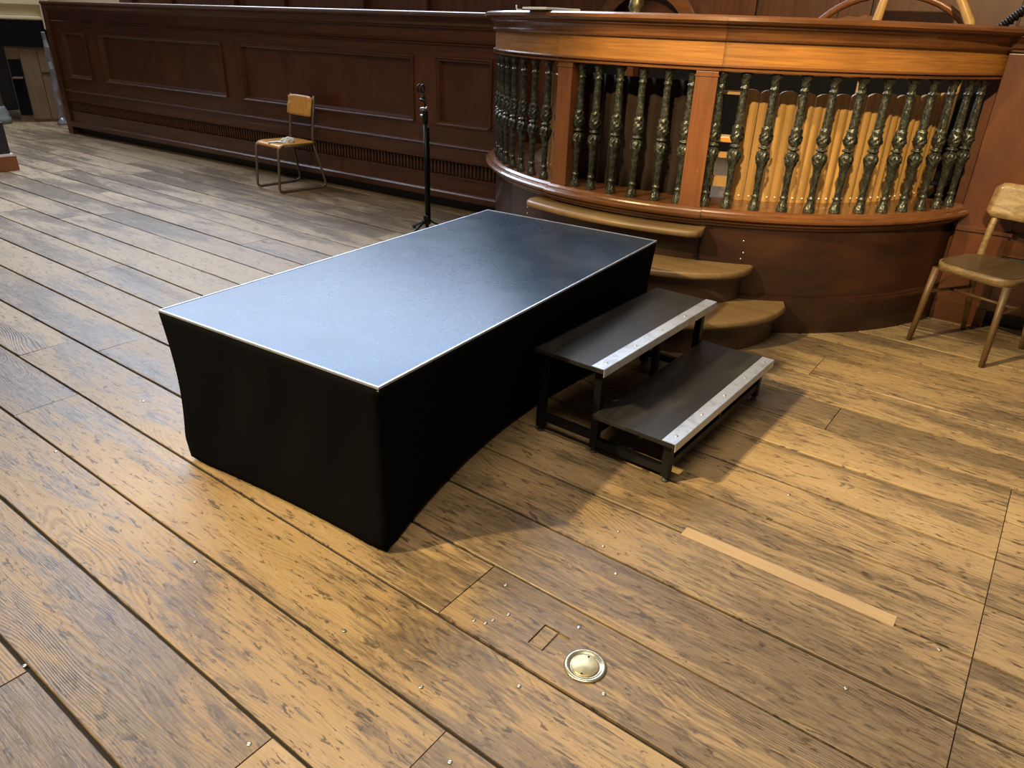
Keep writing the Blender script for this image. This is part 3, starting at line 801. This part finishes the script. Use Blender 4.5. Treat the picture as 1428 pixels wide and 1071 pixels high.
# ------------------------------------------------------------------ PORTABLE STAGE
stg = empty('portable_stage', (0, 0, 0))
tag(stg, 'low rectangular portable stage with dark textured top and black cloth skirt', 'stage')
q = MB(); q.box(0.005, 1.995, 0.005, 0.995, 0.586, 0.5985); q.build('deck', 'deck', stg)
for x0, x1, y0, y1 in ((0, 2, 0, 0.005), (0, 2, 0.995, 1), (0, 0.005, 0.005, 0.995), (1.995, 2, 0.005, 0.995)):
    q = MB(); q.box(x0, x1, y0, y1, 0.586, 0.600); tag(q.build('edge_trim', 'alu', stg), 'thin silver metal edge trim')
# stretch skirt: open tube round the deck, pulled in between the feet
def skirt():
    m = MB(); per = []
    NX, NY, rc = 60, 30, 0.0
    for i in range(NX): per.append(('f', i / NX))
    for i in range(NY): per.append(('r', i / NY))
    for i in range(NX): per.append(('b', i / NX))
    for i in range(NY): per.append(('l', i / NY))
    NZ = 22; v = []
    for kz in range(NZ + 1):
        t = kz / NZ          # 0 top .. 1 hem
        for side, u in per:
            amp = {'f': 0.145, 'r': 0.05, 'b': 0.10, 'l': 0.016}[side]
            pull = amp * math.sin(PI * u) ** 0.8 * (t ** 1.15)
            e = 0.002
            if side == 'f': x, yv, nx, ny = 2 * u, -e, 0, 1
            elif side == 'r': x, yv, nx, ny = 2 + e, u, -1, 0
            elif side == 'b': x, yv, nx, ny = 2 * (1 - u), 1 + e, 0, -1
            else: x, yv, nx, ny = -e, 1 - u, 1, 0
            # soft sag and creases
            wr = 0.006 * math.sin(u * 21 + t * 5 + (1.3 if side == 'f' else 0)) * math.sin(PI * t) * math.sin(PI * u) ** 0.5
            wr += 0.004 * math.sin(u * 47 - 9 * t) * max(0, 1 - 2.5 * t) * min(1, t * 8) * math.sin(PI * u)
            neck = 0.018 * math.sin(PI * min(1, t * 1.05)) ** 1.0 * (1 if side in 'fl' else 0.6)
            # corners sweep slightly inwards mid height (held by the feet)
            edge = 0.022 * math.sin(PI * t) ** 0.8
            dx = (0.5 - abs(0) if False else 0)
            ux = 1.0 - edge * 1.0
            X = 1 + (x - 1) * (1 - 0.016 * math.sin(PI * t)) + nx * (pull + wr)
            Y = 0.5 + (yv - 0.5) * (1 - 0.030 * math.sin(PI * t)) + ny * (pull + wr)
            if t > 0.85:   # rounded pockets at the corners
                s_ = (t - 0.85) / 0.15
                L_ = 2.0 if side in 'fb' else 1.0
                dc = min(u, 1 - u) * L_
                k = max(0, 1 - dc / 0.09)
                X += (1 - X) * 0.012 * k * s_; Y += (0.5 - Y) * 0.03 * k * s_
            z = 0.592 - t * 0.584
            hem = 0.0
            L_ = 2.0 if side in 'fb' else 1.0
            dc = min(u, 1 - u) * L_
            if kz == NZ: hem = 0.004 + 0.006 * min(1, dc / 0.2)
            v.append((X, Y, z + hem))
    n = len(per)
    f = [(i * n + k, (i + 1) * n + k, (i + 1) * n + (k + 1) % n, i * n + (k + 1) % n) for i in range(NZ) for k in range(n)]
    m.add(v, f, True); return m
sk = skirt().build('skirt', 'skirt', stg)
sk.modifiers.new('thick', 'SOLIDIFY').thickness = 0.003
# hem pockets round the feet and the legs inside the skirt
for x, yv in ((0.06, 0.06), (1.94, 0.06), (1.94, 0.94), (0.06, 0.94)):
    q = MB(); q.box(x - 0.022, x + 0.022, yv - 0.022, yv + 0.022, 0.006, 0.55); q.box(x - 0.03, x + 0.03, yv - 0.03, yv + 0.03, 0, 0.006); q.build('leg', 'steel_black', stg)

# ------------------------------------------------------------------ STAGE STEPS
ss = empty('stage_steps', (0.930, -0.552, 0), rad(-5.2))
tag(ss, 'black two-tread steel step unit with silver nosings at the side of the stage', 'steps')
def tread(x0, x1, y0, y1, zt):
    q = MB(); q.box(x0, x1, y0 + 0.004, y1, zt - 0.018, zt - 0.0005, None, 0.002); t = q.build('tread', 'tread', ss)
    n_ = MB(); n_.extrude_x([(y0, zt - 0.030), (y0 + 0.003, zt - 0.030), (y0 + 0.003, zt - 0.0002), (y0 + 0.055, zt - 0.0002), (y0 + 0.055, zt + 0.0022), (y0 + 0.002, zt + 0.0022), (y0, zt)], x0 + 0.001, x1 - 0.001)
    no = n_.build('nosing', 'alu', t); no['label'] = 'silver aluminium nosing'
    rv = MB(); rv.lathe([(0.007, 0), (0.007, 0.001), (0.003, 0.0026)], 8); rvm = rv.mesh('rivet', 'chrome')
    for i in range(5): place('rivet', rvm, t, (x0 + 0.06 + (x1 - x0 - 0.12) * i / 4, y0 + 0.028, zt + 0.0022))
    return t
tread(-0.062, 0.925, -0.048, 0.300, 0.200)
tread(-0.072, 0.928, 0.262, 0.575, 0.400)
W2 = 0.032
def sqleg(x, yv, z1):
    q = MB(); q.box(x - W2 / 2, x + W2 / 2, yv - W2 / 2, yv + W2 / 2, 0.022, z1, None, 0.002); o = q.build('leg', 'steel_black', ss)
    f_ = MB(); f_.lathe([(0.013, 0.0), (0.014, 0.006), (0.008, 0.010), (0.006, 0.024)], 12, Matrix.Translation((x, yv, 0))); f_.build('levelling_foot', 'rubber', o)
for x in (0.0, 0.885):
    sqleg(x, 0.0, 0.182); sqleg(x, 0.315, 0.382); sqleg(x, 0.575, 0.382)
    for (y0, y1, z) in ((0.0, 0.315, 0.050), (0.315, 0.575, 0.072), (0.315, 0.575, 0.366), (0.0, 0.315, 0.166)):
        q = MB(); q.box(x - 0.012, x + 0.012, y0 + 0.015, y1 - 0.015, z - 0.016, z + 0.016); q.build('side_rail', 'steel_black', ss)
for yv, z in ((0.0, 0.166), (0.0, 0.075), (0.315, 0.366), (0.315, 0.10), (0.575, 0.366)):
    q = MB(); q.box(0.015, 0.870, yv - 0.012, yv + 0.012, z - 0.016, z + 0.016); q.build('cross_rail', 'steel_black', ss)
q = MB(); q.box(0.44, 0.465, 0.30, 0.325, 0.10, 0.37); q.build('middle_strut', 'steel_black', ss)
q = MB(); q.box(0.44, 0.465, -0.010, 0.010, 0.085, 0.16); q.build('middle_strut', 'steel_black', ss)

# ------------------------------------------------------------------ BRASS FLOOR PLATE
bp_ = empty('floor_socket_cover', (-0.030, -0.716, 0.001), rad(-80))
tag(bp_, 'round worn brass cover plate set in the foreground floorboards', 'cover plate')
q = MB(); q.lathe([(0.0, 0.0015), (0.036, 0.0015), (0.039, 0.0005), (0.042, 0.0012), (0.047, 0.0045), (0.052, 0.0048), (0.056, 0.0032), (0.0575, 0.0)][::-1], 48); q.build('rim', 'brass_rim', bp_)
q = MB(); q.lathe([(0.037, 0.001), (0.037, 0.0028), (0.035, 0.0034), (0.001, 0.0036)], 40); q.build('plate', 'brass', bp_)
for x in (-0.031, 0.031):
    q = MB(); q.lathe([(0.0028, 0.0033), (0.0028, 0.0041), (0.001, 0.0043)], 10, Matrix.Translation((0.0, x, 0))); q.build('screw', 'steel_black', bp_)

# ------------------------------------------------------------------ SCHOOL CHAIR by the wall
sch = empty('school_chair', (3.70, 4.52, 0), rad(171))      # local +x = the way it faces
tag(sch, 'tube-framed school chair with orange plywood seat against the dark panelled wall', 'chair')
TR = 0.0125
for s_ in (1, -1):
    yv = 0.19 * s_
    fr = MB()
    pts = [(0.16, yv, 0.425), (0.205, yv, 0.42), (0.225, yv, 0.395), (0.240, yv * 1.02, 0.20), (0.252, yv * 1.03, 0.045), (0.245, yv * 1.03, 0.020), (0.22, yv * 1.03, 0.0125),
           (0.0, yv * 1.08, 0.0125), (-0.20, yv * 1.15, 0.0125), (-0.245, yv * 1.17, 0.030), (-0.250, yv * 1.16, 0.06), (-0.21, yv * 1.08, 0.25), (-0.165, yv, 0.42), (-0.165, yv, 0.50), (-0.185, yv, 0.66), (-0.215, yv, 0.855)]
    fr.tube(pts, TR, 8); fr.tube([(0.17, yv, 0.424), (-0.165, yv, 0.420)], TR, 8)
    fr.build('side_frame', 'tube', sch)
q = MB(); q.tube([(0.10, -0.19, 0.420), (0.10, 0.19, 0.420)], 0.010, 8); q.tube([(-0.13, -0.19, 0.420), (-0.13, 0.19, 0.420)], 0.010, 8); q.build('seat_rail', 'tube', sch)
def seat_outline(x0, x1, w, r, n=6):
    pts = []
    for cx_, cy_, a0 in ((x1 - r, w - r, 0), (x0 + r, w - r, 90), (x0 + r, -w + r, 180), (x1 - r, -w + r, 270)):
        for k in range(n + 1):
            a = rad(a0 + 90 * k / n); pts.append((cx_ + r * math.cos(a), cy_ + r * math.sin(a)))
    return pts
sm_ = MB(); v = []; NXs, NYs = 14, 10
for i in range(NXs + 1):
    for k in range(NYs + 1):
        u = i / NXs; w_ = -1 + 2 * k / NYs
        x = -0.185 + 0.405 * u; yv = 0.205 * w_ * (1 - 0.05 * (1 - u))
        z = 0.445 - 0.010 * (1 - w_ * w_) * math.sin(PI * min(1, u * 1.1)) - (0.028 * max(0, (u - 0.86) / 0.14) ** 2)
        v.append((x, yv, z))
sm_.add(v, [(i * (NYs + 1) + k, (i + 1) * (NYs + 1) + k, (i + 1) * (NYs + 1) + k + 1, i * (NYs + 1) + k + 1) for i in range(NXs) for k in range(NYs)], True)
so = sm_.build('seat', 'ply', sch); md = so.modifiers.new('thick', 'SOLIDIFY'); md.thickness = 0.012; md.offset = -1
bk_ = MB(); v = []
for i in range(9):
    for k in range(9):
        u = i / 8; w_ = -1 + 2 * k / 8
        z = 0.665 + 0.185 * u; zz = -0.172 - (z - 0.66) * 0.16
        v.append((zz - 0.022 * (1 - w_ * w_) + 0.012, 0.195 * w_, z - 0.012 * (abs(w_) ** 6) * (1 if u > 0.5 else -1)))
bk_.add(v, [(i * 9 + k, (i + 1) * 9 + k, (i + 1) * 9 + k + 1, i * 9 + k + 1) for i in range(8) for k in range(8)], True)
bo = bk_.build('backrest', 'ply', sch); md = bo.modifiers.new('thick', 'SOLIDIFY'); md.thickness = 0.011
rvm = MB(); rvm.lathe([(0.007, 0), (0.007, 0.001), (0.002, 0.003)], 8); rvm = rvm.mesh('rivet', 'chrome')
for s_ in (1, -1): place('rivet', rvm, sch, (-0.178, 0.165 * s_, 0.82), (0, PI / 2, 0))
# crumpled paper and a folded sheet on it
rp = random.Random(5)
cp = MB(); bmm = bmesh.new(); bmesh.ops.create_icosphere(bmm, subdivisions=3, radius=1)
for q_ in bmm.verts:
    k = 1 + rp.uniform(-0.16, 0.16); q_.co = Vector((q_.co.x * 0.055 * k, q_.co.y * 0.085 * k, max(-0.014, q_.co.z * 0.036 * k) + 0.014))
bmm.verts.index_update(); cp.add([q_.co.copy() for q_ in bmm.verts], [tuple(x.index for x in fc.verts) for fc in bmm.faces]); bmm.free()
co = cp.build('crumpled_paper', 'paper', None, (3.66, 4.47, 0.437), rad(100)); tag(co, 'crumpled white paper lying on the school chair seat', 'paper')
q = MB(); v = [(-0.10, -0.05, 0), (0.0, -0.055, 0.012), (0.10, -0.05, 0.002), (-0.10, 0.05, 0.001), (0.0, 0.05, 0.013), (0.10, 0.05, 0.003)]
q.add(v, [(0, 1, 4, 3), (1, 2, 5, 4)]); co = q.build('folded_sheet', 'paper', None, (3.585, 4.50, 0.441), rad(120)); co.modifiers.new('t', 'SOLIDIFY').thickness = 0.002
tag(co, 'folded white sheet beside the crumpled paper on the school chair', 'paper')

# ------------------------------------------------------------------ WOODEN CHAIR at the right
wc = empty('wooden_chair', (3.19, -1.42, 0), rad(153))
tag(wc, 'old wooden chair with figured backrest standing right of the rostrum', 'chair')
# local +x faces out of the wall towards the room; feet measured on the floor
def tleg(p, q, r0, r1, name='leg', mat='chairleg'):
    m = MB(); m.tube([p, (Vector(p) + Vector(q)) / 2, q], [r0, (r0 + r1) / 2, r1], 8); return m.build(name, mat, wc)
q = MB(); oo = []
for k in range(41):
    a = 2 * PI * k / 41
    c, s_ = math.cos(a), math.sin(a)
    oo.append((0.205 * math.copysign(abs(c) ** 0.45, c), 0.205 * math.copysign(abs(s_) ** 0.45, s_) * (1 + 0.06 * c)))
q.prism([(x * 0.99, yv * 0.99) for x, yv in oo], 0.418, 0.462, None, True); q.build('seat_frame', 'elm', wc)
q = MB(); q.prism([(x * 0.95, yv * 0.95) for x, yv in oo], 0.455, 0.466, None, False); q.build('seat', 'chairseat', wc)
tleg((0.175, 0.185, 0.425), (0.205, 0.205, 0.0), 0.021, 0.015); tleg((0.175, -0.185, 0.425), (0.205, -0.205, 0.0), 0.021, 0.015)
for s_ in (1, -1):
    m = MB(); m.tube([(-0.265, 0.165 * s_, 0.0), (-0.21, 0.165 * s_, 0.25), (-0.185, 0.165 * s_, 0.45), (-0.205, 0.165 * s_, 0.62), (-0.265, 0.165 * s_, 0.84)], [0.014, 0.018, 0.020, 0.018, 0.013], 8)
    m.build('back_leg', 'elm', wc)
    m = MB(); m.tube([(0.19, 0.192 * s_, 0.29), (-0.205, 0.165 * s_, 0.27)], 0.010, 8); m.build('stretcher', 'chairleg', wc)
m = MB(); m.tube([(-0.01, -0.178, 0.28), (-0.01, 0.178, 0.28)], 0.009, 8); m.build('stretcher', 'chairleg', wc)
m = MB(); v = []
NB = 14
for i in range(NB + 1):
    for k in range(7):
        w_ = -1 + 2 * i / NB; u = k / 6
        z0_, z1_ = 0.665, 0.845
        cz = 0.03 * max(0, (abs(w_) - 0.85) / 0.15) ** 2
        z = z0_ + cz + (z1_ - z0_ - 2 * cz) * u
        v.append((-0.215 - (z - 0.65) * 0.24 - 0.035 * (1 - w_ * w_) + 0.022, 0.215 * w_, z))
m.add(v, [(i * 7 + k, (i + 1) * 7 + k, (i + 1) * 7 + k + 1, i * 7 + k + 1) for i in range(NB) for k in range(6)], True)
bo = m.build('backrest', 'elm', wc); bo.modifiers.new('thick', 'SOLIDIFY').thickness = 0.018

# ------------------------------------------------------------------ MICROPHONE STAND
ms = empty('microphone_stand', (3.10, 2.32, 0))
tag(ms, 'black microphone stand with clip standing behind the far end of the stage', 'stand')
for k in range(3):
    a = rad(60 + 120 * k)
    q = MB(); q.tube([(0.02 * math.cos(a), 0.02 * math.sin(a), 0.13), (0.14 * math.cos(a), 0.14 * math.sin(a), 0.075), (0.30 * math.cos(a), 0.30 * math.sin(a), 0.012)], 0.009, 8); o = q.build('leg', 'steel_black', ms)
    q = MB(); q.tube([(0.285 * math.cos(a), 0.285 * math.sin(a), 0.014), (0.32 * math.cos(a), 0.32 * math.sin(a), 0.014)], 0.013, 8); q.build('rubber_foot', 'rubber', o)
q = MB(); q.lathe([(0.026, 0.10), (0.028, 0.12), (0.028, 0.16), (0.018, 0.175)], 12); q.build('hub', 'steel_black', ms)
q = MB(); q.lathe([(0.0145, 0.05), (0.0145, 0.86)], 10); q.build('lower_tube', 'steel_black', ms)
q = MB(); q.lathe([(0.0185, 0.845), (0.021, 0.86), (0.021, 0.93), (0.016, 0.945)], 12); q.build('clutch', 'steel_black', ms)
q = MB(); q.lathe([(0.008, 0.94), (0.008, 1.02)], 8); q.build('upper_tube', 'steel_black', ms)
q = MB(); q.tube([(0.0, 0.04, 0.945), (0.0, -0.02, 0.955)], [0.012, 0.010], 8); q.tube([(0.0, 0.045, 0.90), (0.0, 0.0, 0.90)], 0.009, 8); q.build('thumb_screw', 'chrome', ms)
q = MB(); q.tube([(0.0, 0.0, 1.0), (0.0, 0.045, 1.01)], [0.010, 0.010], 8); q.tube([(0.012, 0.035, 1.0), (0.012, 0.035, 1.03)], [0.009, 0.009], 8); q.build('boom_joint', 'steel_black', ms)
q = MB()
for s_ in (0.0, 0.030):
    pts = [(-0.012 + 0.02 * math.cos(a), 0.01 + s_, 1.085 + 0.027 * math.sin(a)) for a in [rad(-60 + 300 * k / 12) for k in range(13)]]
    q.tube(pts, 0.006, 6)
q.tube([(0, 0.0, 1.01), (0, 0.02, 1.06)], 0.009, 8); q.build('clip', 'steel_black', ms)
q = MB(); q.bar((0.018, -0.012, 0.10), (0.018, -0.012, 0.82), 0.012, 0.012, (1, 0, 0)); q.build('boom_arm', 'steel_black', ms)

# ------------------------------------------------------------------ FAR LEFT END
db = empty('dark_pew_end', (2.0, 7.19, 0)); tag(db, 'dark wooden pew end on an orange stained plinth at the left edge', 'pew')
q = MB(); q.box(-0.9, 0.456, 0.0, 0.9, 0.0, 0.145, None, 0.006); q.build('plinth', 'orangebase', db)
q = MB(); q.box(-0.9, 0.435, 0.02, 0.85, 0.145, 0.165); q.build('ledge_strip', 'paper', db)
q = MB(); q.box(-0.9, 0.42, 0.03, 0.85, 0.165, 0.47, None, 0.006); q.build('body', 'darkbox', db)

sc_ = empty('stone_column', (4.02, 10.95, 0)); tag(sc_, 'grey green stone column with moulded base at the far left edge', 'column')
q = MB(); q.lathe([(0.17, 0.0), (0.17, 0.08), (0.15, 0.10), (0.155, 0.15), (0.135, 0.20), (0.13, 0.22), (0.115, 0.24)], 24); q.build('base', 'stone', sc_)
q = MB(); q.lathe([(0.115, 0.24), (0.11, 1.6), (0.105, 3.0)], 24); q.build('shaft', 'stone', sc_)

FA = math.atan2(10.95 - 10.35, 4.02 - 4.80)
cb = empty('tan_cupboard', (4.56, 10.72, 0), rad(-32)); tag(cb, 'tan two-door cupboard standing beyond the end of the panelled wall', 'cupboard')
q = MB(); q.box(-0.30, 0.34, 0.02, 0.42, 0.0, 1.02); q.build('body', 'tan_cab', cb)
for x0, x1 in ((-0.13, 0.085), (0.095, 0.335)):
    q = MB(); q.box(x0, x1, -0.002, 0.02, 0.04, 0.98, None, 0.003); d_ = q.build('door', 'tan_cab', cb)
    if x0 > 0:
        h_ = MB(); h_.box(x0 - 0.0, x0 + 0.16, -0.012, 0.0, 0.66, 0.685); h_.build('dark_strap', 'darkbox', d_)
q = MB(); q.box(-0.29, -0.14, -0.004, 0.02, 0.10, 0.85); q.build('side_opening', 'blackcloth', cb)
q = MB(); q.box(-0.27, -0.15, -0.10, -0.004, 0.60, 0.62); q.build('bracket', 'tan_cab', cb)
q = MB(); q.box(-0.36, 0.30, -0.02, 0.42, 0.0, 0.335, None, 0.01)  # solid black block stands in for the shaded recess above the cupboard
bx = q.build('dark_recess_block', 'blackcloth', None, (4.53, 10.70, 1.021), rad(-32)); tag(bx, 'shaded recess shown as a solid black case lying on top of the tan cupboard', 'case')
tl = MB()
tl.extrude_x([(0.42, 1.357), (-0.02, 1.357), (-0.05, 1.375), (-0.05, 1.40), (-0.02, 1.41), (-0.02, 1.52), (-0.05, 1.535), (-0.07, 1.56), (-0.07, 1.75), (0.42, 1.75)], -0.9, 0.34)
tl.box(0.26, 0.37, -0.07, 0.1, 1.24, 1.75, None, 0.02)
to = tl.build('trim_1', 'cream', None, (4.55, 10.71, 0), rad(-32)); tag(to, 'cream moulded ledge over the added black case at the upper left', None, None, 'structure')
pf = empty('wrapped_pole', (4.58, 10.28, 0)); tag(pf, 'upright pole wrapped in grey film beside the end of the panelled wall', 'pole')
q = MB(); rq = random.Random(3)
q.tube([(0.012 * rq.uniform(-1, 1), 0.012 * rq.uniform(-1, 1), 0.08 + z * 0.095) for z in range(13)], [0.030 + rq.uniform(-0.006, 0.006) for _ in range(13)], 8, False); q.build('shaft', 'film', pf)
q = MB(); q.lathe([(0.075, 0), (0.07, 0.03), (0.045, 0.06), (0.035, 0.10)], 10); q.build('base', 'film', pf)
